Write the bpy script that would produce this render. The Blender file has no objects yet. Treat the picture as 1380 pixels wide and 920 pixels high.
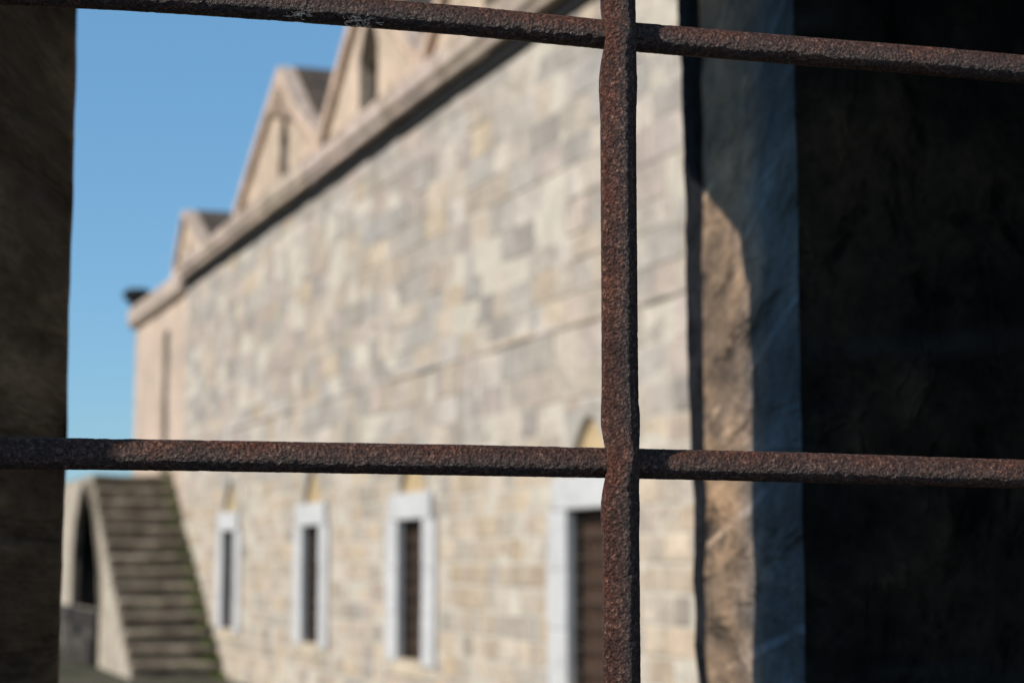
import bpy, bmesh, math, random
from mathutils import Vector, Matrix, noise
from mathutils.geometry import tessellate_polygon
random.seed(7)
SC = bpy.context.scene
COL = SC.collection
H = 1.85                                  # camera height
ALPHA = math.radians(20.52)               # wall runs 20.5 degrees left of the view axis
SUN = Vector((-.74, -.39, .54)).normalized()

# ------------------------------------------------------------------ helpers
class MB:
    """collects faces with a colour each, builds ONE mesh object"""
    def __init__(s): s.v = []; s.f = []; s.c = []
    def face(s, pts, col=(1, 1, 1)):
        n = len(s.v); s.v += [tuple(p) for p in pts]; s.f.append(list(range(n, n+len(pts)))); s.c.append(col)
    def box(s, x0, x1, y0, y1, z0, z1, col=(1, 1, 1)):
        p = [(x, y, z) for z in (z0, z1) for y in (y0, y1) for x in (x0, x1)]
        n = len(s.v); s.v += p
        for q in ((0, 2, 3, 1), (4, 5, 7, 6), (0, 1, 5, 4), (2, 6, 7, 3), (0, 4, 6, 2), (1, 3, 7, 5)):
            s.f.append([n+i for i in q]); s.c.append(col)
    def block(s, t0, t1, z0, z1, out, back, b=.012, col=(1, 1, 1), jit=.004):
        """ashlar block facing +Y with a chamfered, slightly irregular front"""
        r = lambda a: random.uniform(-a, a)
        bb = min(b, (t1-t0)*.3, (z1-z0)*.3)
        o = [(t0, z0), (t1, z0), (t1, z1), (t0, z1)]
        i = [(t0+bb, z0+bb), (t1-bb, z0+bb), (t1-bb, z1-bb), (t0+bb, z1-bb)]
        n = len(s.v)
        s.v += [(a, back, c) for a, c in o]
        s.v += [(a, out-bb*.7, c) for a, c in o]
        s.v += [(a+r(jit), out+r(jit), c+r(jit)) for a, c in i]
        s.f.append([n+11, n+10, n+9, n+8]); s.c.append(col)
        for k in range(4):
            l = (k+1) % 4
            s.f.append([n+4+l, n+4+k, n+8+k, n+8+l]); s.c.append(col)
            s.f.append([n+l, n+k, n+4+k, n+4+l]); s.c.append(col)
    def poly(s, outer, holes, y0, y1, col=(1, 1, 1)):
        """prism of a (t,z) polygon with holes between y0 (back) and y1 (front)"""
        loops = [[Vector((a, c, 0)) for a, c in outer]] + [[Vector((a, c, 0)) for a, c in h] for h in holes]
        flat = [p for l in loops for p in l]
        tris = tessellate_polygon(loops)
        for y, fl in ((y1, 0), (y0, 1)):
            for t in tris:
                pts = [(flat[i].x, y, flat[i].y) for i in t]
                s.face(pts[::-1] if fl else pts, col)
        for l in loops:
            for k in range(len(l)):
                a, b = l[k], l[(k+1) % len(l)]
                s.face([(a.x, y0, a.y), (b.x, y0, b.y), (b.x, y1, b.y), (a.x, y1, a.y)], col)
    def extrude_profile(s, prof, x0, x1, step=.5, wob=0., col=None, seed=0):
        """profile of (out,z) swept along X with a small wobble"""
        n = max(1, int(abs(x1-x0)/step)); base = len(s.v); m = len(prof)
        for i in range(n+1):
            x = x0+(x1-x0)*i/n
            for j, (o, z) in enumerate(prof):
                d = noise.noise(Vector((x*1.3, j*3.1, seed)))*wob
                e = noise.noise(Vector((x*1.3, j*3.1, seed+9)))*wob
                s.v.append((x, o+d, z+e))
        for i in range(n):
            c = col(i) if col else (1, 1, 1)
            for j in range(m):
                k = (j+1) % m
                s.f.append([base+i*m+j, base+i*m+k, base+(i+1)*m+k, base+(i+1)*m+j]); s.c.append(c)
        s.f.append([base+j for j in range(m)]); s.c.append((1, 1, 1))
        s.f.append([base+n*m+j for j in range(m)][::-1]); s.c.append((1, 1, 1))
    def tube(s, pts, rad, seg=8, col=(1, 1, 1)):
        base = len(s.v); n = len(pts)
        for i, p in enumerate(pts):
            p = Vector(p); d = (Vector(pts[min(i+1, n-1)])-Vector(pts[max(i-1, 0)])).normalized()
            a = d.orthogonal().normalized(); b = d.cross(a)
            for k in range(seg):
                an = 2*math.pi*k/seg
                s.v.append(tuple(p+(a*math.cos(an)+b*math.sin(an))*rad))
        for i in range(n-1):
            for k in range(seg):
                l = (k+1) % seg
                s.f.append([base+i*seg+k, base+i*seg+l, base+(i+1)*seg+l, base+(i+1)*seg+k]); s.c.append(col)
        s.f.append([base+k for k in range(seg)][::-1]); s.c.append(col)
        s.f.append([base+(n-1)*seg+k for k in range(seg)]); s.c.append(col)
    def build(s, name, mat, parent=None, smooth=False, fix=True):
        me = bpy.data.meshes.new(name); me.from_pydata(s.v, [], s.f)
        at = me.color_attributes.new('Col', 'FLOAT_COLOR', 'CORNER')
        buf = []
        for f, c in zip(s.f, s.c): buf += [c[0], c[1], c[2], 1.]*len(f)
        at.data.foreach_set('color', buf)
        if fix:
            bm = bmesh.new(); bm.from_mesh(me); bmesh.ops.recalc_face_normals(bm, faces=bm.faces); bm.to_mesh(me); bm.free()
        me.materials.append(mat)
        if smooth: me.polygons.foreach_set('use_smooth', [True]*len(me.polygons))
        me.update()
        o = bpy.data.objects.new(name, me); COL.objects.link(o)
        if parent: o.parent = parent
        return o

def tag(o, label=None, cat=None, group=None, kind=None):
    if label: o['label'] = label
    if cat: o['category'] = cat
    if group: o['group'] = group
    if kind: o['kind'] = kind
    return o
def empty(name, loc, rz=0):
    o = bpy.data.objects.new(name, None); COL.objects.link(o); o.location = loc; o.rotation_euler = (0, 0, rz)
    o.empty_display_size = .2
    return o

# ------------------------------------------------------------------ materials
def mat(name, build):
    m = bpy.data.materials.new(name); m.use_nodes = True
    nt = m.node_tree; nt.nodes.clear()
    out = nt.nodes.new('ShaderNodeOutputMaterial'); b = nt.nodes.new('ShaderNodeBsdfPrincipled')
    nt.links.new(b.outputs[0], out.inputs[0])
    class K: pass
    k = K(); k.nt = nt; k.b = b; k.N = nt.nodes.new; k.L = nt.links.new
    tc = k.N('ShaderNodeTexCoord'); k.co = tc.outputs['Object']
    def noise_(scale, detail=4, rough=.55, vec=None, dist=0):
        n = k.N('ShaderNodeTexNoise'); n.inputs['Scale'].default_value = scale; n.inputs['Detail'].default_value = detail
        n.inputs['Roughness'].default_value = rough; n.inputs['Distortion'].default_value = dist
        k.L(vec or k.co, n.inputs['Vector']); return n.outputs['Fac']
    def ramp(fac, stops):
        r = k.N('ShaderNodeValToRGB'); k.L(fac, r.inputs[0])
        e = r.color_ramp.elements
        while len(e) < len(stops): e.new(.5)
        for q, (p, c) in zip(e, stops):
            q.position = p; q.color = (c if len(c) == 4 else (*c, 1)) if isinstance(c, tuple) else (c, c, c, 1)
        return r.outputs[0]
    def mix(mode, a, b_, fac=1.):
        x = k.N('ShaderNodeMix'); x.data_type = 'RGBA'; x.blend_type = mode
        for sock, v in ((x.inputs[6], a), (x.inputs[7], b_)):
            if isinstance(v, tuple): sock.default_value = (*v, 1)
            else: k.L(v, sock)
        if isinstance(fac, (int, float)): x.inputs[0].default_value = fac
        else: k.L(fac, x.inputs[0])
        return x.outputs[2]
    def bump(h, dist, strength=1., nrm=None):
        n = k.N('ShaderNodeBump'); n.inputs['Distance'].default_value = dist; n.inputs['Strength'].default_value = strength
        k.L(h, n.inputs['Height'])
        if nrm: k.L(nrm, n.inputs['Normal'])
        return n.outputs[0]
    def mapv(scale):
        m_ = k.N('ShaderNodeMapping'); m_.inputs['Scale'].default_value = scale; k.L(k.co, m_.inputs[0]); return m_.outputs[0]
    def math_(op, a, b_=0.):
        x = k.N('ShaderNodeMath'); x.operation = op
        for i, v in enumerate((a, b_)):
            if isinstance(v, (int, float)): x.inputs[i].default_value = v
            else: k.L(v, x.inputs[i])
        return x.outputs[0]
    k.noise, k.ramp, k.mix, k.bump, k.mapv, k.math = noise_, ramp, mix, bump, mapv, math_
    build(k)
    return m
def setc(k, col): k.L(col, k.b.inputs['Base Color'])
def setn(k, n): k.L(n, k.b.inputs['Normal'])
def rough(k, r, spec=.3):
    k.b.inputs['Roughness'].default_value = r; k.b.inputs['Specular IOR Level'].default_value = spec

def stone(name, tint, amt=.25, sc=1., attr=True, bmp=.01, grime=None, r=.9):
    def f(k):
        base = tint
        if attr:
            a = k.N('ShaderNodeVertexColor'); a.layer_name = 'Col'
            base = k.mix('MULTIPLY', a.outputs[0], tint)
        n1 = k.noise(1.7*sc, 6, .6); n2 = k.noise(9*sc, 5, .65); n3 = k.noise(45*sc, 3, .6)
        v1 = k.ramp(n1, [(.3, 1-amt), (.7, 1+amt*.35)])
        v2 = k.ramp(n2, [(.25, 1-amt*1.2), (.6, 1.)])
        c = k.mix('MULTIPLY', base, v1); c = k.mix('MULTIPLY', c, v2)
        if grime:
            g = k.ramp(k.noise(3.1*sc, 6, .7, dist=.6), [(.5, 0.), (.68, 1.)])
            c = k.mix('MIX', c, grime, k.math('MULTIPLY', g, .55))
        setc(k, c)
        h = k.math('ADD', k.math('MULTIPLY', n2, 1.), k.math('MULTIPLY', n3, .35))
        setn(k, k.bump(h, bmp)); rough(k, r, .25)
    return mat(name, f)

M = {}
M['ashlar'] = stone('weathered_ashlar', (1.19, 1.13, 1.08), .32, 1.3, grime=(.25, .225, .19))
M['mortar'] = stone('pale_lime_mortar', (.64, .565, .465), .25, 2., attr=False)
M['cornice'] = stone('pink_cornice_stone', (.60, .475, .39), .38, 1.1, attr=True, grime=(.30, .22, .16))
M['gable'] = stone('gable_stone', (.73, .56, .43), .36, 1.8, attr=True, grime=(.40, .27, .17))
M['groove'] = stone('dark_recessed_stone', (.12, .085, .05), .4, 1., attr=False)  # one dark brown tone for gable grooves and slit window
M['roof'] = stone('lichened_stone_roof', (.15, .105, .075), .5, 1.6, attr=False, grime=(.08, .06, .045))
M['plaster'] = stone('pink_lime_plaster', (.66, .51, .405), .34, .8, attr=False, grime=(.55, .39, .25))
M['marble'] = stone('white_marble', (.62, .60, .585), .15, 1., attr=False, r=.6, bmp=.003)
M['reveal'] = stone('brown_window_reveal', (.10, .075, .055), .3, 1., attr=False)  # brown lining, darker than the marble frame
M['ochre'] = stone('ochre_plaster', (.56, .41, .23), .25, 1., attr=False)
M['flank'] = stone('cream_stair_stone', (.56, .47, .37), .35, 1.2, attr=True, grime=(.30, .26, .20))
M['voussoir'] = stone('arch_ring_stone', (.19, .15, .11), .35, 1.4, attr=True, grime=(.16, .14, .10))
M['rubble'] = stone('grey_rubble', (.050, .043, .036), .5, 2.5, attr=True, grime=(.05, .05, .042))
M['shade_dark'] = stone('shade_dark_masonry', (.012, .0105, .0095), .5, 2., attr=False)  # near black, stands in for shade in niches, passage and under the cornice
M['finial'] = stone('black_lichened_stone', (.028, .026, .024), .4, 3., attr=False)

def _step(k):
    n = k.noise(2.3, 6, .7); n2 = k.noise(14, 5, .7)
    c = k.ramp(n, [(.3, (.06, .052, .044)), (.5, (.17, .145, .12)), (.7, (.36, .32, .27))])
    c = k.mix('MULTIPLY', c, k.ramp(n2, [(.25, .45), (.6, 1.)]))
    moss = k.ramp(k.noise(2.6, 5, .7, dist=.5), [(.55, 0.), (.69, 1.)])
    c = k.mix('MIX', c, (.10, .115, .045), k.math('MULTIPLY', moss, .6))
    c = k.mix('MULTIPLY', c, (1.75, 1.65, 1.48)); setc(k, c); setn(k, k.bump(n2, .02)); rough(k, .95, .15)
M['step'] = mat('mossy_worn_step_stone', _step)

def _wood(k):
    v = k.mapv((6, 6, 60)); n = k.noise(1., 4, .6, vec=v)
    setc(k, k.ramp(n, [(.3, (.035, .020, .013)), (.7, (.12, .066, .040))])); setn(k, k.bump(n, .004)); rough(k, .75, .3)
M['wood'] = mat('old_brown_shutter_wood', _wood)
def _iron(k):
    setc(k, k.ramp(k.noise(30, 4), [(.3, (.03, .02, .016)), (.7, (.09, .06, .045))])); rough(k, .7, .3)
M['iron'] = mat('window_iron', _iron)

def _rust(k):
    big = k.noise(30, 6, .65); mid = k.noise(430, 6, .7, dist=.3); fine = k.noise(1150, 4, .75)
    vor = k.N('ShaderNodeTexVoronoi'); vor.inputs['Scale'].default_value = 620; vor.feature = 'F1'
    k.L(k.co, vor.inputs['Vector'])
    c = k.ramp(mid, [(.30, (.020, .007, .005)), (.43, (.075, .031, .023)), (.55, (.14, .066, .049)), (.66, (.36, .22, .17))])
    c = k.mix('MULTIPLY', c, k.ramp(big, [(.3, (.66, .62, .64)), (.5, (1., 1., 1.)), (.70, (1.5, 1.12, .86))]))
    c = k.mix('MULTIPLY', c, k.ramp(fine, [(.38, .22), (.56, 1.1)]))
    c = k.mix('MULTIPLY', c, (1.42, 1.27, 1.16))
    setc(k, c)
    h = k.math('ADD', k.math('MULTIPLY', mid, 1.), k.math('ADD', k.math('MULTIPLY', fine, .55), k.math('MULTIPLY', vor.outputs['Distance'], .5)))
    setn(k, k.bump(h, .0048, 1.))
    k.L(k.ramp(fine, [(.35, .75), (.65, .28)]), k.b.inputs['Roughness'])
    k.b.inputs['Specular IOR Level'].default_value = .55
M['rust'] = mat('scaly_rusted_iron', _rust)

def tc0(k): return k.N('ShaderNodeTexCoord').outputs['Object']
def near_stone(name, stops, joint=None, jscale=(11., .5), bmp=.006, pits=True, spec=.2, tilt=0., warm=None, asp=None):
    def f(k):
        if asp: k.co = k.mapv(asp)
        n = k.noise(6, 6, .65, dist=.3); n2 = k.noise(30, 5, .65); n3 = k.noise(130, 4, .6)
        c = k.ramp(n, stops)
        c = k.mix('MULTIPLY', c, k.ramp(n2, [(.28, .42), (.58, 1.05)]))
        c = k.mix('MULTIPLY', c, k.ramp(n3, [(.3, .6), (.55, 1.)]))
        h = k.math('ADD', k.math('MULTIPLY', n2, 1.), k.math('MULTIPLY', n3, .3))
        if pits:
            pv = k.noise(1., 4, .6, vec=k.mapv((20, 20*(asp[1] if asp else 1)*1.2, 13)), dist=.5)
            pm = k.ramp(pv, [(.33, .08), (.44, .8), (.62, 1.), (.72, 1.7)])
            c = k.mix('MULTIPLY', c, pm)
            h = k.math('ADD', h, k.math('MULTIPLY', pm, 1.2))
        if joint:
            sp = k.N('ShaderNodeSeparateXYZ'); k.L(tc0(k), sp.inputs[0])
            zz = k.math('ADD', sp.outputs[2], k.math('MULTIPLY', k.noise(5, 3, .6), .045))
            zz = k.math('ADD', zz, k.math('MULTIPLY', sp.outputs[1], tilt))
            fr = k.math('FRACT', k.math('MULTIPLY', zz, jscale[0]))
            d = k.math('ABSOLUTE', k.math('SUBTRACT', fr, .5))
            jm = k.ramp(d, [(.015, 1.), (.05, 0.)])
            jm = k.math('MULTIPLY', jm, k.ramp(k.noise(14, 4, .6), [(.42, 0.), (.6, jscale[1])]))
            c = k.mix('MIX', c, joint, jm)
            h = k.math('ADD', h, k.math('MULTIPLY', jm, .6))
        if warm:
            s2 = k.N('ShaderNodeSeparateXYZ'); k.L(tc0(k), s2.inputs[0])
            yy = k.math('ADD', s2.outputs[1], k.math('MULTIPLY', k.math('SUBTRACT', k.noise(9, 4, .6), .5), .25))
            c = k.mix('MULTIPLY', c, k.ramp(yy, [(.14, (.36, .53, .76)), (.36, warm)]))  # bluish shade near, warm sunlight deeper in, tinted into the stone colour
        setc(k, c); setn(k, k.bump(h, bmp)); rough(k, .85, spec)
    return mat(name, f)
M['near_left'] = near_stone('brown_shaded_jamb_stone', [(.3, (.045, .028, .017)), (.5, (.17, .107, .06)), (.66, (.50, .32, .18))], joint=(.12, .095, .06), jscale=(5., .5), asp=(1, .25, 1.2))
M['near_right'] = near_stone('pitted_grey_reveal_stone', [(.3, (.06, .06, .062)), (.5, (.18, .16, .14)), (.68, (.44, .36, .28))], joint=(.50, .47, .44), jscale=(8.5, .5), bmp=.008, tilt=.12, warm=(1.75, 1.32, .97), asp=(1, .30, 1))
M['near_dark'] = near_stone('shade_black_wall_stone', [(.3, (.008, .007, .006)), (.46, (.022, .017, .013)), (.66, (.085, .052, .033))], joint=(.04, .038, .035), jscale=(4.2, .8))  # albedo dropped to near black so the face looks shadowed
M['edge_shade'] = near_stone('shade_black_edge', [(.3, (.006, .006, .007)), (.7, (.022, .023, .028))], spec=.1)  # shade painted as near-black colour on an edge the sun reaches

def _ground(k):
    n = k.noise(.8, 8, .65); n2 = k.noise(9, 6, .7)
    c = k.ramp(n, [(.35, (.045, .058, .018)), (.52, (.10, .088, .062)), (.7, (.19, .165, .125))])
    c = k.mix('MULTIPLY', c, k.ramp(n2, [(.25, .55), (.6, 1.05)]))
    setc(k, c); setn(k, k.bump(n2, .05)); rough(k, .95, .1)
M['ground'] = mat('grassy_dirt', _ground)
def _hill(k):
    setc(k, k.ramp(k.noise(.004, 5), [(.35, (.07, .13, .20)), (.7, (.11, .18, .26))])); rough(k, 1, 0)
M['hill'] = mat('hazy_blue_hill', _hill)
def _moss(k):
    setc(k, k.ramp(k.noise(5, 4), [(.3, (.06, .09, .02)), (.7, (.15, .18, .05))])); rough(k, .9, .15)
M['moss'] = mat('moss_green', _moss)
def _web(k):
    k.b.inputs['Base Color'].default_value = (.55, .54, .52, 1); rough(k, .8, .3); k.b.inputs['Alpha'].default_value = .55
M['web'] = mat('dusty_cobweb', _web)

# ------------------------------------------------------------------ near: rusted iron grille
def catmull(P, n):
    P = [Vector(p) for p in P]; P = [P[0]*2-P[1]]+P+[P[-1]*2-P[-2]]; out = []
    for i in range(1, len(P)-2):
        a, b, c, d = P[i-1:i+3]
        for j in range(n):
            t = j/n
            out.append(.5*((2*b)+(c-a)*t+(2*a-5*b+4*c-d)*t*t+(3*b-a-3*c+d)*t**3))
    out.append(P[-2]); return out
def resample(pts, step):
    out = [pts[0]]; acc = 0
    for a, b in zip(pts, pts[1:]):
        L = (b-a).length; 
        while acc+L >= step:
            a = a+(b-a).normalized()*(step-acc); L = (b-a).length; out.append(a.copy()); acc = 0
        acc += L
    return out
def bar(ctrl, radius, parent, origin, seed, rfun=None, step=.0008, seg=72):
    pts = resample(catmull(ctrl, 40), step)
    v = []; n = len(pts)
    ref = Vector((0, 1, 0))
    for i, p in enumerate(pts):
        d = (pts[min(i+4, n-1)]-pts[max(i-4, 0)]).normalized()
        a = (ref-d*ref.dot(d)).normalized(); b = d.cross(a)
        r = radius*(rfun(p) if rfun else 1.)
        r += noise.noise(p*11+Vector((seed, 0, 0)))*.00016
        for k in range(seg):
            an = 2*math.pi*k/seg
            dr = a*math.cos(an)+b*math.sin(an)
            q = p+dr*r
            w = noise.noise(q*75+Vector((seed, 3, 0)))*.00010 + noise.noise(q*330)*.00009 + noise.noise(q*900)*.00011
            if noise.noise(q*160+Vector((9, seed, 0))) < -.42: w -= .00016
            v.append(p+dr*(r+w)-origin)
    f = []
    for i in range(n-1):
        for k in range(seg):
            l = (k+1) % seg
            f.append((i*seg+k, i*seg+l, (i+1)*seg+l, (i+1)*seg+k))
    me = bpy.data.meshes.new('bar'); me.from_pydata(v, [], f); me.materials.append(M['rust'])
    me.polygons.foreach_set('use_smooth', [True]*len(me.polygons)); me.update()
    o = bpy.data.objects.new('bar', me); COL.objects.link(o); o.parent = parent
    return o
G0 = Vector((.046, .80, 1.89))
grille = empty('iron_grille', G0)
tag(grille, 'rusted iron window grille of round bars crossing in front of the view', 'grille')
VX = .0466
def near_cross(z):   # 1 at the crossings of the upright
    return max(math.exp(-((z-2.0765)/.010)**2), math.exp(-((z-1.8895)/.0105)**2))
# horizontals (behind), upright (in front, hammered over them)
b1 = bar([(x, y-.006, z) for x, y, z in [(-.40, .745, 2.0885), (-.188, .7696, 2.0872), (-.0488, .7923, 2.084), (.0481, .8074, 2.0792), (.14, .8205, 2.0752), (.2361, .8353, 2.0712), (.47, .872, 2.058)]], .00645, grille, G0, 1.)
b2 = bar([(x, y-.006, z) for x, y, z in [(-.40, .740, 1.8935), (-.211, .7647, 1.8922), (-.091, .7852, 1.8915), (.0468, .8074, 1.8901), (.14, .822, 1.8886), (.2302, .8353, 1.8865), (.47, .873, 1.8815)]], .00655, grille, G0, 5.)
zs = [1.55, 1.70, 1.80, 1.850, 1.868, 1.878, 1.8895, 1.901, 1.914, 1.95, 2.00, 2.045, 2.058, 2.0665, 2.0765, 2.0865, 2.10, 2.14, 2.25, 2.42]
ctrl = []
for z in zs:
    c = near_cross(z)
    ctrl.append((VX+.0012*c-(.0003 if 1.86 < z < 1.88 else 0), .7975-.0035*c, z))
def ur(p):
    c = near_cross(p.z)
    sh = max(math.exp(-((p.z-2.056)/.010)**2), math.exp(-((p.z-1.870)/.009)**2), math.exp(-((p.z-1.908)/.009)**2))
    return 1.-.12*c+.07*sh
b3 = bar(ctrl, .0079, grille, G0, 12., rfun=ur)
for b in (b1, b2): tag(b, 'thinner horizontal rusted bar passing behind the upright')
tag(b3, 'thick upright rusted bar, hammered and swollen at both crossings')

def cobweb(name, c, w, label):
    m = MB(); rnd = random.Random(name+label)
    for i in range(34):
        p = Vector(c)+Vector((rnd.gauss(0, w*.4), rnd.uniform(-.0006, .0004), rnd.gauss(0, w*.14)))
        pts = []; a = rnd.uniform(0, 6.28)
        for j in range(7):
            pts.append(tuple(p-G0*0)); a += rnd.uniform(-.9, .9)
            p = p+Vector((math.cos(a)*w*.09, rnd.uniform(-.0001, .0001), math.sin(a)*w*.05))
        m.tube(pts, .000045, 4)
    o = m.build(name, M['web'])
    return tag(o, label, 'cobweb', 'cobweb tufts under the upper bar')
cobweb('cobweb_tuft', (-.0905, .7735, 2.0808), .0055, 'small curled cobweb tuft on the upper bar, left of the other tuft')
cobweb('cobweb_tuft', (-.0655, .7775, 2.0794), .0075, 'wider grey cobweb tuft under the upper bar, nearer the upright')

# ------------------------------------------------------------------ near: wall with the window the grille sits in
W0 = Vector((0, 1.3, 0))
nearwall = empty('stone_window_wall', W0)
tag(nearwall, 'dark thick stone wall framing the view, its right reveal partly sunlit', 'wall')
def strip(plan, z0, z1, name, mats, closed=True, res=.009, amp=.006, lean=None, seed=0., label=None, zfine=(1.68, 2.42)):
    """plan polyline extruded in z, displaced by noise; mats = material index per plan segment"""
    zsr = []; z = z0
    while z < z1:
        zsr.append(z); z += res if zfine[0] < z < zfine[1] else .05
    zsr.append(z1)
    P = []; mi = []
    n = len(plan)
    for i in range(n):
        a = Vector((*plan[i], 0)); b = Vector((*plan[(i+1) % n], 0)); m_, rs = mats[i]
        k = max(1, int((b-a).length/rs))
        for j in range(k): P.append(a+(b-a)*j/k); mi.append(m_)
    m = len(P); v = []; f = []; fm = []
    nr = []
    for i in range(m):
        d = (P[(i+1) % m]-P[i-1]).normalized(); nr.append(Vector((d.y, -d.x, 0)))
    for z in zsr:
        for i in range(m):
            p = Vector((P[i].x, P[i].y, z))
            if lean: p.x += lean(i, P[i], z)
            q = Vector((p.x, p.y*.38, p.z))
            w = noise.noise(q*9+Vector((seed, 0, 0)))*amp+noise.noise(q*27+Vector((0, seed, 0)))*amp*.45+noise.noise(q*80)*amp*.18
            v.append(p+nr[i]*w-W0)
    for r in range(len(zsr)-1):
        for i in range(m):
            j = (i+1) % m
            f.append((r*m+i, r*m+j, (r+1)*m+j, (r+1)*m+i)); fm.append(mi[i])
    f.append(tuple(range(m))); fm.append(0); f.append(tuple(range((len(zsr)-1)*m, len(zsr)*m))[::-1]); fm.append(0)
    me = bpy.data.meshes.new(name); me.from_pydata(v, [], f)
    ms = sorted(set(M_ for M_, _ in mats)); 
    for x in ms: me.materials.append(M[x])
    idx = {x: i for i, x in enumerate(ms)}
    me.polygons.foreach_set('material_index', [idx[x] if x in idx else 0 for x in fm])
    bm = bmesh.new(); bm.from_mesh(me); bmesh.ops.recalc_face_normals(bm, faces=bm.faces); bm.to_mesh(me); bm.free()
    me.polygons.foreach_set('use_smooth', [True]*len(me.polygons)); me.update()
    o = bpy.data.objects.new(name, me); COL.objects.link(o); o.parent = nearwall
    if label: o['label'] = label
    return o
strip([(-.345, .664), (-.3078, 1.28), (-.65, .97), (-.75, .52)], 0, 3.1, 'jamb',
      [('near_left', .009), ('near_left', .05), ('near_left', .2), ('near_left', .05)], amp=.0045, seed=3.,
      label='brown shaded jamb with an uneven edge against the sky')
def lean_r(i, P, z):
    if P.y > 1.825 and P.x < .19: return -(z-1.73)*.020+.008
    return 0
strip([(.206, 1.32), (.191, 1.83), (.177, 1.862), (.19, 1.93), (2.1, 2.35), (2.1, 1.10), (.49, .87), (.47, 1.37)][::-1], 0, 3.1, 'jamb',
      [('near_dark', .02), ('near_dark', .1), ('near_dark', .2), ('near_dark', .1), ('near_dark', .1), ('edge_shade', .01), ('near_right', .008), ('near_dark', .012)][0:0] or
      [('near_dark', .03), ('near_dark', .1), ('near_dark', .2), ('near_dark', .1), ('edge_shade', .02), ('edge_shade', .007), ('near_right', .008), ('near_dark', .012)],
      amp=.0042, seed=8., lean=lean_r, label='pitted jamb, face and edge coloured shade-black, lit by a sun patch deep in the reveal')
def slab(x0, x1, yl, yr, z0, z1, name, label):
    """wall piece above / below the opening; yl, yr = (near, far) depth at its left and right end"""
    m = MB(); N = 60
    for i in range(N):
        xa = x0+(x1-x0)*i/N; xb = x0+(x1-x0)*(i+1)/N
        def ring(x):
            t = (x-x0)/(x1-x0); ya = yl[0]+(yr[0]-yl[0])*t; yb = yl[1]+(yr[1]-yl[1])*t
            nn = noise.noise(Vector((x*7, z0, 1)))*.012; n2 = noise.noise(Vector((x*7, z1, 4)))*.012
            return [Vector((x, ya, z0+nn)), Vector((x, yb, z0+n2)), Vector((x, yb, z1)), Vector((x, ya, z1+nn*.3))]
        a, b = ring(xa), ring(xb)
        for k in range(4):
            l = (k+1) % 4
            m.face([a[k]-W0, a[l]-W0, b[l]-W0, b[k]-W0])
    o = m.build(name, M['near_left'], nearwall); o['label'] = label
slab(-.36, .50, (.745, 1.27), (.88, 2.02), 2.49, 3.1, 'lintel', 'stone lintel just above the opening')
m = MB(); hp = [(-.36, 1.27), (-.22, 1.64), (.40, 2.20), (1.0, 2.30), (.95, 1.9), (.1, 1.30)]  # unseen slab added to cut off the top of the sun patch
for za in (2.525, 2.70): m.face([Vector((x, y, za))-W0 for x, y in hp])
for a, b in zip(hp, hp[1:]+hp[:1]): m.face([Vector((a[0], a[1], 2.525))-W0, Vector((b[0], b[1], 2.525))-W0, Vector((b[0], b[1], 2.70))-W0, Vector((a[0], a[1], 2.70))-W0])
m.build('sun_cut_slab', M['near_left'], nearwall)['label'] = 'unseen slab added outside the opening to trim the sun patch'
slab(-.36, .50, (.70, 1.27), (.86, 2.02), 0, 1.58, 'sill', 'stone sill below the opening')

# ------------------------------------------------------------------ the long stone building
V = Vector((math.cos(ALPHA), math.sin(ALPHA), 0))       # into the wall
U = Vector((-math.sin(ALPHA), math.cos(ALPHA), 0))      # along the wall, away
FOOT = V*6.0
RZ = math.atan2(U.y, U.x)                               # local X = along the wall, local Y = out of the wall
def shift(o, x):                                        # put a thing's origin at its own place along the wall
    pass
bld = empty('stone_building', FOOT, RZ)
tag(bld, 'long sunlit ashlar building with marble framed windows, heavy cornice and small gables', 'building')
T0, T1 = 3.0, 32.35
WIN = [14.20, 19.10, 23.36, 28.45]
HOLES = []
for c in WIN:
    HOLES.append((c-.885, c+.885, .56, 2.28)); HOLES.append((c-.76, c+.76, 2.28, 2.53)); HOLES.append((c-.52, c+.52, 2.53, 3.08))
def cut(r, holes):
    rs = [r]
    for (a, b, c, d) in holes:
        new = []
        for (x0, x1, z0, z1) in rs:
            if b <= x0 or a >= x1 or d <= z0 or c >= z1: new.append((x0, x1, z0, z1)); continue
            if a > x0: new.append((x0, a, z0, z1))
            if b < x1: new.append((b, x1, z0, z1))
            m0, m1 = max(x0, a), min(x1, b)
            if c > z0: new.append((m0, m1, z0, c))
            if d < z1: new.append((m0, m1, d, z1))
        rs = new
    return rs
PAL = dict(grey=(.415, .39, .355), cool=(.385, .37, .35), dark=(.31, .29, .265), cream=(.53, .465, .38), warm=(.49, .41, .32), yellow=(.53, .435, .31), pink=(.47, .40, .36), pale=(.53, .49, .44))
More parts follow.
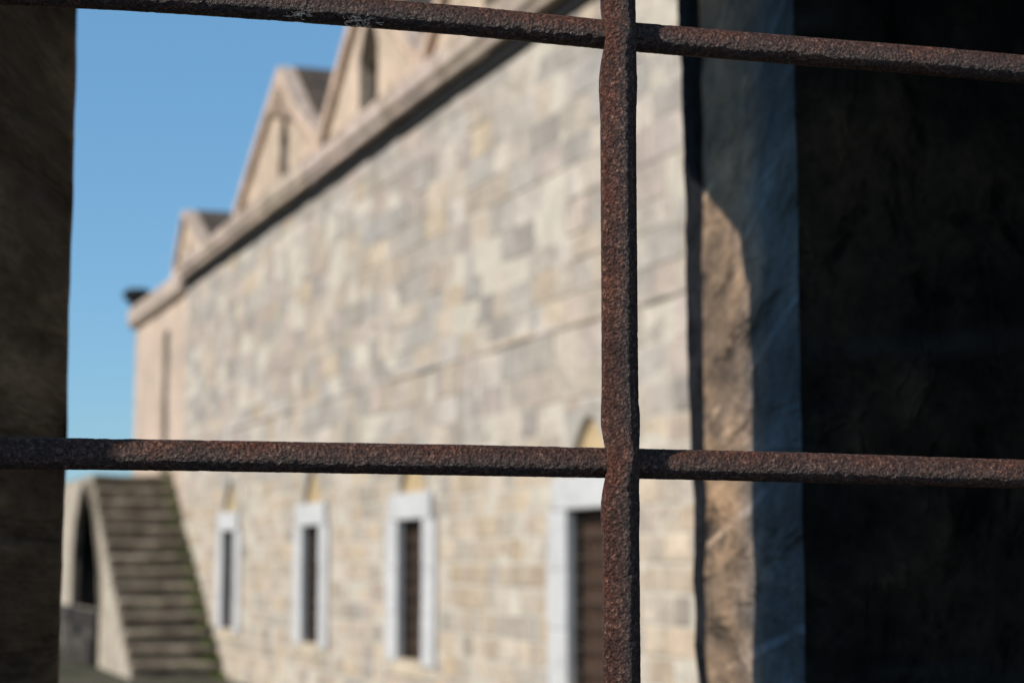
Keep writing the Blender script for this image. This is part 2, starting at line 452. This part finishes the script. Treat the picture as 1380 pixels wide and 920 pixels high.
def pick(t, z):
    n = noise.noise(Vector((t*.33, z*.7, 0)))+.55*noise.noise(Vector((t*.9, z*1.7, 5)))
    low = z < 3.0
    r = random.random()
    if t > 29.4 and z < 4.2: w = dict(cream=2, pink=2, pale=2.2, warm=.8)
    elif low: w = dict(grey=1.0, cool=.5, dark=.5, cream=2.6, warm=1.4, yellow=.6, pink=1.2, pale=2.0)
    elif n > .12: w = dict(grey=1.1, cool=.5, dark=.4, cream=2.4, warm=1.2, yellow=.45, pink=1.8, pale=1.6)
    else: w = dict(grey=3.0, cool=2.2, dark=1.0, cream=.9, warm=.4, yellow=.25, pink=1.5, pale=1.4)
    tot = sum(w.values()); r *= tot
    for k, x in w.items():
        r -= x
        if r <= 0: break
    c = PAL[k]
    if low: c = (c[0]*1.05, c[1], c[2]*.93)
    mu = (.50, .438, .380); q = .68; c = tuple(a*q+b*(1-q) for a, b in zip(c, mu)); j = random.uniform(.86, 1.08)*(1.+.16*noise.noise(Vector((t*.8, z*2.2, 11)))); dh = random.uniform(-.02, .02)
    return (c[0]*j+dh*.5, c[1]*j, c[2]*j-dh*.5)
def masonry(m, t0, t1, z0, z1, holes, hfun, lfun, colfun, out=0., gap=.0045, back=-.04):
    z = z0; row = 0
    while z < z1-.04:
        h = min(hfun(z), z1-z)
        if z1-(z+h) < .1: h = z1-z
        t = t0-random.uniform(0, .4)
        while t < t1:
            l = lfun(z); a, b = max(t, t0), min(t+l, t1)
            if t1-b < .12: b = t1; l = 99
            if b-a > .05:
                col = colfun((a+b)/2, z+h/2); o = out+random.uniform(-.006, .012)
                for r in cut((a, b, z, z+h), holes):
                    if r[1]-r[0] > .03 and r[3]-r[2] > .03:
                        gg = gap*3.0 if (z < 2.9 and gap < .005) else gap
                        m.block(r[0]+gg, r[1]-gg, r[2]+gg, r[3]-gg, o, back, random.uniform(.005, .012), col)
            t += l
        z += h; row += 1
core = MB()
for r in cut((T0, T1, 0, 6.9), HOLES): core.box(r[0], r[1], -.6, -.009 if r[3] > 3.2 and r[2] > 2.95 else -.004, r[2], r[3])
core_o = core.build('wall', M['mortar'], bld); core_o['label'] = 'pale mortar core showing in the joints'
bl = MB()
masonry(bl, T0, T1, 0, 6.72, HOLES, lambda z: random.uniform(.21, .24) if z < 2.9 else random.uniform(.22, .33),
        lambda z: random.uniform(.24, .50) if z < 2.9 else random.uniform(.32, .80), pick)
blo = bl.build('ashlar_facing', M['ashlar'], bld); blo['label'] = 'weathered grey and cream ashlar facing'
# slightly proud worn string course
sc_ = MB(); t = T0
while t < T1:
    l = random.uniform(.6, 1.3); e = min(t+l, T1)
    c = pick(t, 3.0); c = tuple(x*1.02 for x in c)
    sc_.block(t+.004, e-.004, 3.80, 3.865, .022+random.uniform(-.014, .010), 0., .012, c); t = e
sc_.build('string_course', M['ashlar'], bld)

# windows
for i, c in enumerate(WIN):
    w = .45; m = MB()
    for k in range(5):                       # plank shutter at the back of the reveal
        a = c-w+k*2*w/5; m.box(a+.004, a+2*w/5-.004, -.20, -.165, .74, 2.25)
    for z in (.95, 1.5, 2.05): m.box(c-w+.02, c+w-.02, -.163, -.145, z-.045, z+.045)
    win = m.build('window', M['wood'], bld)
    win['label'] = ('nearest window, half hidden by the upright bar', 'third window from the far end', 'second window from the far end', 'farthest window, beside the stairs')[i]
    for s in (-1, 1):
        f = MB(); z = .72; a, b = sorted((c+s*w, c+s*(w+.42)))
        for hh in (.52, .50, .505):
            f.block(a, b, z+.002, z+hh-.002, .035+random.uniform(-.004, .004), -.05, .01); z += hh
        f.build('frame', M['marble'], win)
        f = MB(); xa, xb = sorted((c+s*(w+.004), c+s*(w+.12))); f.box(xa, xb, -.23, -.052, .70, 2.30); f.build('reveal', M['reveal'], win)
    f = MB(); f.block(c-w-.22-random.uniform(0, .06), c+w+.26+random.uniform(0, .06), 2.25, 2.53, .045, -.05, .012); f.build('lintel', M['marble'], win)
    f = MB(); f.block(c-w-.06, c+w+.06, .575, .755, .028, -.24, .012, (.55, .47, .36)); f.block(c-w-.43, c-w-.065, .575, .715, .012, -.24, .012, (.5, .45, .37)); f.block(c+w+.065, c+w+.43, .575, .715, .01, -.24, .012, (.52, .46, .37)); f.build('sill', M['ashlar'], win)
    g = MB()
    for k in range(4): x = c-w+.18*(k+1); g.tube([(x, -.07, .72), (x, -.07, 2.27)], .010, 8)
    for k in range(7): z = .90+k*.19; g.tube([(c-w-.02, -.07, z), (c+w+.02, -.07, z)], .010, 8)
    g.build('window_grille', M['iron'], win)
    # pointed blind arch over the lintel
    hw = .44; zb, zp = 2.532, 3.03; arch = []
    for k in range(0, 13):
        tt = -1+2*k/12; arch.append((c+hw*tt, zb+.10+(zp-zb-.10)*(1-abs(tt)**1.55)))
    hole = [(c-hw, zb+.004)]+arch+[(c+hw, zb+.004)]
    sp = MB(); sp.poly([(c-.515, zb), (c+.515, zb), (c+.515, 3.075), (c-.515, 3.075)], [hole], -.08, .006, PAL['grey'])
    sp.build('arch_surround', M['ashlar'], win)
    ty = MB(); ty.box(c-.52, c+.52, -.2, -.055, zb, 3.07); ty.build('tympanum', M['ochre'], win)

# cornice, long blocks with a projecting face and dark underside
cm = MB(); t = T0
while t < T1:
    l = random.uniform(.7, 1.4); e = min(t+l, T1); j = random.uniform(-.008, .008)
    if T1-e < .3: e = T1
    g = random.uniform(.88, 1.08); gc = (g, g*random.uniform(.97, 1.02), g*random.uniform(.93, 1.03))
    prof = [(-.35, 6.70), (.10+j, 6.70), (.13+j, 6.715), (.145+j, 6.79), (.19+j, 6.81), (.20+j, 6.99+j), (.165+j, 7.03+j), (-.35, 7.07)]
    cm.extrude_profile(prof, t+.003, e-.003, .25, .012, col=lambda i: gc, seed=t); t = e
co_ = cm.build('cornice', M['cornice'], bld)
dm = MB(); dm.extrude_profile([(-.05, 6.52), (.02, 6.52), (.035, 6.56), (.05, 6.697), (-.05, 6.697)], T0, T1-.01, .3, .012)  # dark strip painted in where the cornice shadow falls
dm.build('shadow_band', M['shade_dark'], co_)['label'] = 'black band painted as shadow under the cornice'

# flat roof behind the cornice
rf = MB(); rf.box(T0, T1, -7.5, -.36, 6.86, 6.98); rf.build('roof', M['roof'], bld)
bk = MB(); bk.box(T0, T1, -7.6, -7.4, 0, 6.85); bk.box(T0-.3, T0, -7.6, -.02, 0, 6.9); bk.box(T1-.3, T1-.02, -7.4, -.62, 0, 6.85)
bk.build('back_wall', M['mortar'], bld)['label'] = 'plain hidden walls'

# gables on the cornice
def inset(poly, d):
    n = len(poly); out = []
    for i in range(n):
        p0, p1, p2 = Vector(poly[i-1]), Vector(poly[i]), Vector(poly[(i+1) % n])
        e1 = (p1-p0).normalized(); e2 = (p2-p1).normalized()
        n1 = Vector((-e1.y, e1.x)); n2 = Vector((-e2.y, e2.x)); b = (n1+n2)
        b = b/ max(.35, b.length_squared/2) if b.length > 1e-4 else n1
        out.append(tuple(p1+b*d))
    return out
def gable(poly, peak, niche, depth, oy=-.14, mould=.17):
    """poly: outline in (t,z), counter-clockwise; niche: (centre, half width, z0, z1)"""
    face = MB()
    inner = inset(poly, mould)
    c, hw, z0, z1 = niche
    nic = [(c-hw, z0), (c+hw, z0), (c+hw, z0+(z1-z0)*.6), (c+hw*.6, z0+(z1-z0)*.85), (c, z1), (c-hw*.6, z0+(z1-z0)*.85), (c-hw, z0+(z1-z0)*.6)]
    gr = inset(inner, .11)
    g = [random.uniform(.9, 1.05) for _ in range(3)]
    face.poly(gr, [nic], oy-.30, oy-.02, (g[0], g[0], g[0]*.97))
    go = face.build('gable', M['gable'], bld)
    mo = MB(); mo.poly(poly, [inner], oy-.30, oy+.05, (1.0, .96, .95)); mo.build('moulding', M['gable'], go)
    gv = MB(); gv.poly(inner, [gr], oy-.30, oy-.09); gv.build('groove', M['groove'], go)
    nb = MB(); nb.box(c-hw-.02, c+hw+.02, oy-.29, oy-.22, z0-.02, z1); nb.build('niche', M['shade_dark'], go)  # near-black back paints the shade inside the niche
    # pitched stone roof running back
    r = MB(); top = [p for p in poly if p[1] > 7.2]
    n = 14
    for a, b in zip(top, top[1:]):
        for k in range(n):
            ya = oy-.18-depth*k/n; yb = oy-.18-depth*(k+1)/n
            r.face([(a[0], ya, a[1]+.02), (b[0], ya, b[1]+.02), (b[0], yb, b[1]+.02), (a[0], yb, a[1]+.02)])
    yb = oy-.45-depth
    r.face([(p[0], yb, p[1]+.02) for p in top])
    for p in (top[0], top[-1]):
        r.face([(p[0], oy-.45, p[1]+.02), (p[0], yb, p[1]+.02), (p[0], yb, 6.9), (p[0], oy-.45, 6.9)])
    r.build('gable_roof', M['roof'], go, fix=False)
def std(c, hw=2.22, zt=9.02, zf=7.42): return [(c-hw, 7.06), (c+hw, 7.06), (c+hw, zf), (c+hw*.5, zf+(zt-zf)*.56), (c+.06, zt), (c-.06, zt), (c-hw*.5, zf+(zt-zf)*.52), (c-hw, zf)]
gable([(23.78, 7.06), (29.05, 7.06), (29.05, 7.38), (27.75, 8.10), (26.85, 8.58), (26.1, 8.97), (26.0, 8.97), (24.9, 8.10), (23.78, 7.50)], 26.0, (25.9, .27, 7.25, 8.25), 4.2)
gable(std(21.52), 21.5, (21.50, .42, 7.28, 8.5), 4.2)
gable(std(17.02), 17.0, (17.02, .26, 7.28, 8.35), 4.2)
gable([(31.9, 7.06), (34.6, 7.06), (34.6, 7.25), (33.7, 8.16), (33.5, 8.16), (32.1, 7.40), (31.9, 7.25)], 33.6, (33.3, .12, 7.2, 7.6), 3.4, oy=-.16, mould=.12)

# ------------------------------------------------------------------ plastered end building
pk = empty('plastered_building', FOOT+U*32.4, RZ)
tag(pk, 'pink plastered end building with a narrow slit window, beyond the ashlar wall', 'building')
L = 5.75
m = MB()
for r in cut((0, L, 0, 6.6), [(1.85, 2.45, 2.6, 6.05)]): m.box(r[0], r[1], -.5, -.03, r[2], r[3])
m.box(L-.3, L-.02, -6.5, -.51, 0, 6.6); m.box(0, L, -6.8, -6.5, 0, 6.6)
m.build('wall', M['plaster'], pk)
m = MB(); m.box(1.80, 2.50, -.40, -.30, 2.55, 6.1)
sw = m.build('slit_window', M['groove'], pk)
m = MB(); m.box(2.10, 2.16, -.29, -.26, 2.6, 6.05)
for z in (3.2, 3.9, 4.6, 5.3): m.box(1.85, 2.45, -.29, -.262, z, z+.05)
m.build('glazing_bar', M['wood'], sw)
m = MB()
m.extrude_profile([(-.35, 6.50), (.05, 6.50), (.10, 6.54), (.13, 6.60), (.13, 6.84), (.10, 6.90), (-.35, 6.94)], -.03, L+.12, .4, .012, seed=3)
m.build('cornice', M['cornice'], pk)
m = MB(); m.box(-.02, L, -6.8, -.36, 6.62, 6.85); m.build('roof', M['roof'], pk)
# dark lump of stone on the far corner
fi = empty('stone_finial', FOOT+U*37.9-V*.0+Vector((0, 0, 6.92)), RZ)
tag(fi, 'small dark weathered capstone on the far corner of the cornice', 'finial')
m = MB()
for k, (r, z) in enumerate([(.10, 0), (.12, .06), (.20, .10), (.27, .16), (.29, .24), (.25, .31), (.12, .36)]): pass
prf = [(.16, 0), (.14, .08), (.24, .13), (.29, .20), (.29, .30), (.22, .36), (0.02, .39)]
seg = 14; base = []
for r, z in prf:
    base.append([(r*math.cos(2*math.pi*k/seg)*(1+.12*noise.noise(Vector((k*.9, z*5, 2)))), r*math.sin(2*math.pi*k/seg), z) for k in range(seg)])
for a, b in zip(base, base[1:]):
    for k in range(seg): l = (k+1) % seg; m.face([a[k], a[l], b[l], b[k]])
m.build('capstone', M['finial'], fi, smooth=True)

# ------------------------------------------------------------------ outside stairs against the wall
st = empty('stone_staircase', FOOT+U*28.8, RZ)
tag(st, 'mossy outdoor stone staircase climbing along the wall over a pointed arch', 'staircase')
NS = 14; RUN = (33.85-28.8)/NS; RISE = 3.30/NS; SW = 1.4
for i in range(NS):
    m = MB(); x0 = i*RUN; z1 = (i+1)*RISE; K = 14
    random.seed(50+i)
    cols = []
    for k in range(K+1):
        y = .01+(SW-.01)*k/K
        e = noise.noise(Vector((y*2.2, i*1.7, 0)))*.035; d = noise.noise(Vector((y*1.6, i*2.9, 7)))*.022
        cols.append([(x0+.075+e*.4, y, z1-RISE-.03), (x0+.075+e*.4, y, z1-.085+d), (x0-.01+e, y, z1-.07+d), (x0+e-.008, y, z1-.02+d), (x0+.03+e, y, z1+d), (x0+RUN+.06, y, z1+d*.5)])
    for a, b in zip(cols, cols[1:]):
        for j in range(5): m.face([a[j], a[j+1], b[j+1], b[j]])
    for c_ in (cols[0], cols[-1]): m.face(c_+[(x0+RUN+.06, c_[0][1], z1-RISE-.03)])
    m.build('step', M['step'], st)
m = MB()
m.box(NS*RUN+.06, 10.0-.8, .01, SW, 3.14, 3.30); m.build('landing', M['step'], st)
# outer flank with the arch
OX = 28.8
A = [(35.7, .95), (35.68, 1.8), (35.45, 2.45), (34.95, 2.9), (34.4, 3.07), (33.85, 2.98), (33.3, 2.62), (32.75, 2.02), (32.38, 1.5), (32.25, .95)]
A = [(a-OX, z) for a, z in A]
def grow(P, d):
    c = Vector((33.9-OX, 1.3)); return [tuple(Vector(p)+(Vector(p)-c).normalized()*d) for p in P]
ring = grow(A, .22)
ring = [(x, min(z, max(.2, min(3.22, RISE*(x/RUN)+.10)))) for x, z in ring]
out = [(.06, 0), (9.2, 0), (9.2, 3.26), (NS*RUN-.1, 3.26)]
for i in range(NS-1, 0, -1): out += [(i*RUN+.04, (i+1)*RISE-.09), (i*RUN+.06, i*RISE-.09)]
out += [(.06, RISE-.05)]
base_cut = [(A[-1][0], A[-1][1]), (A[0][0], A[0][1])]
m = MB(); m.poly(out, [A], SW-.05, SW+.008, (1, 1, 1)); m.build('flank_wall', M['flank'], st)
m = MB(); R_ = random.Random(4)
for k in range(len(A)-1):
    n = 2
    for q in range(n):
        f0, f1 = q/n, (q+1)/n
        a0 = Vector(A[k]).lerp(Vector(A[k+1]), f0); a1 = Vector(A[k]).lerp(Vector(A[k+1]), f1)
        r0 = Vector(ring[k]).lerp(Vector(ring[k+1]), f0); r1 = Vector(ring[k]).lerp(Vector(ring[k+1]), f1)
        g = R_.uniform(.7, 1.2)
        m.poly([tuple(a0), tuple(a1), tuple(r1), tuple(r0)], [], SW-.10, SW+.03+R_.uniform(0, .012), (g, g, g))
m.build('arch_ring', M['voussoir'], st)
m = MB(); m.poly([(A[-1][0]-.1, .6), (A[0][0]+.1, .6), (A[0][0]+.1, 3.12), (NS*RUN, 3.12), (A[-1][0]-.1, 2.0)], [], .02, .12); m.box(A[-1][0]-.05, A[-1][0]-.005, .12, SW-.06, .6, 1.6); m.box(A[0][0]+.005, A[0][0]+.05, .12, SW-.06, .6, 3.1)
m.build('passage', M['shade_dark'], st)  # darkness under the arch painted with near-black walls
m = MB(); random.seed(31)
def rubcol(t, z): g = random.choice((.4, .7, 1.2, 2.0, 3.6))*random.uniform(.8, 1.2); return (g, g*.97, g*.93)
masonry(m, A[-1][0]-.0, 9.2, 0, .95, [], lambda z: random.uniform(.16, .32), lambda z: random.uniform(.3, .8), rubcol, out=SW+.10, gap=.008, back=SW-.005)
m.build('rubble_base', M['rubble'], st)
# moss and tufts where the stairs meet the wall
m = MB(); random.seed(12)
for k in range(1500):
    x = random.uniform(-.3, 5.0)*random.random()**.35 if random.random() < .5 else random.uniform(-.4, 5.2)
    y = abs(random.gauss(0, .09))+.01; i = max(-1, int(x/RUN)) if x > 0 else -1
    if noise.noise(Vector((x*1.4, 0, 3))) < -.12: continue
    z = (i+1)*RISE; h = random.uniform(.03, .12); a = random.uniform(0, 6.28); w = random.uniform(.01, .028)
    dx, dy = math.cos(a)*w, math.sin(a)*w; lx, ly = random.uniform(-.04, .04), random.uniform(-.03, .05)
    m.face([(x-dx, y-dy, z), (x+dx, y+dy, z), (x+lx+dx*.4, y+ly+dy*.4+.01, z+h), (x+lx-dx*.4, y+ly+.01, z+h)])
mo = m.build('moss', M['moss'], None, fix=False); mo.location = st.location; mo.rotation_euler = st.rotation_euler
tag(mo, 'green moss and weeds growing where the steps meet the wall', 'moss', kind='stuff')

# ------------------------------------------------------------------ ground, hills
m = MB(); N = 60
m.face([(-2500, -300, 0), (2500, -300, 0), (2500, 6000, 0), (-2500, 6000, 0)])
g = m.build('ground', M['ground']); tag(g, kind='structure')
m = MB(); prev = None
for i in range(121):
    x = -1800+i*22; h = 92+28*noise.noise(Vector((x*.0016, 0, 1)))+8*noise.noise(Vector((x*.009, 0, 4)))
    cur = (x, 2500, h, 30)
    if prev:
        m.face([(prev[0], 2350, 0), (cur[0], 2350, 0), (cur[0], 2500, cur[2]), (prev[0], 2500, prev[2])])
        m.face([(prev[0], 2500, prev[2]), (cur[0], 2500, cur[2]), (cur[0], 2900, 0), (prev[0], 2900, 0)])
    prev = cur
tag(m.build('hills', M['hill'], smooth=True), kind='structure')

# ------------------------------------------------------------------ camera
cd = bpy.data.cameras.new('camera'); cam = bpy.data.objects.new('camera', cd); COL.objects.link(cam)
cam.location = (0, 0, H); cam.rotation_euler = (math.radians(90)+math.atan(290/2500), 0, 0)
cd.sensor_width = 36; cd.lens = 2500/1380*36; cd.clip_start = .05; cd.clip_end = 12000
cd.dof.use_dof = True; cd.dof.focus_distance = .795; cd.dof.aperture_fstop = 12.5; cd.dof.aperture_blades = 0
SC.camera = cam

# ------------------------------------------------------------------ light
w = bpy.data.worlds.new('World'); SC.world = w; w.use_nodes = True
nt = w.node_tree; nt.nodes.clear()
sky = nt.nodes.new('ShaderNodeTexSky'); sky.sky_type = 'NISHITA'; sky.sun_disc = False
el = math.asin(SUN.z); sky.sun_elevation = el; sky.sun_rotation = math.atan2(SUN.x, SUN.y)
sky.air_density = 1.0; sky.dust_density = .3; sky.ozone_density = 1.4; sky.altitude = 0
bg = nt.nodes.new('ShaderNodeBackground'); bg.inputs[1].default_value = .115
ow = nt.nodes.new('ShaderNodeOutputWorld')
mx = nt.nodes.new('ShaderNodeMix'); mx.data_type = 'RGBA'; mx.blend_type = 'MULTIPLY'; mx.inputs[0].default_value = 1
mx.inputs[7].default_value = (.85, 1.09, 1.26, 1); nt.links.new(sky.outputs[0], mx.inputs[6]); 
m2 = nt.nodes.new('ShaderNodeMix'); m2.data_type = 'RGBA'; m2.inputs[0].default_value = .5
m2.inputs[7].default_value = (1.3, 3.3, 5.5, 1); nt.links.new(mx.outputs[2], m2.inputs[6]); nt.links.new(m2.outputs[2], bg.inputs[0]); nt.links.new(bg.outputs[0], ow.inputs[0])
sl = bpy.data.lights.new('sun', 'SUN'); so = bpy.data.objects.new('sun', sl); COL.objects.link(so)
sl.energy = 4.5; sl.angle = math.radians(.53); sl.color = (1., .93, .83)
so.rotation_euler = (-SUN).to_track_quat('-Z', 'Y').to_euler(); so.location = (-10, -5, 15)

SC.view_settings.view_transform = 'Standard'; SC.view_settings.look = 'None'
SC.view_settings.exposure = 0; SC.view_settings.gamma = 1
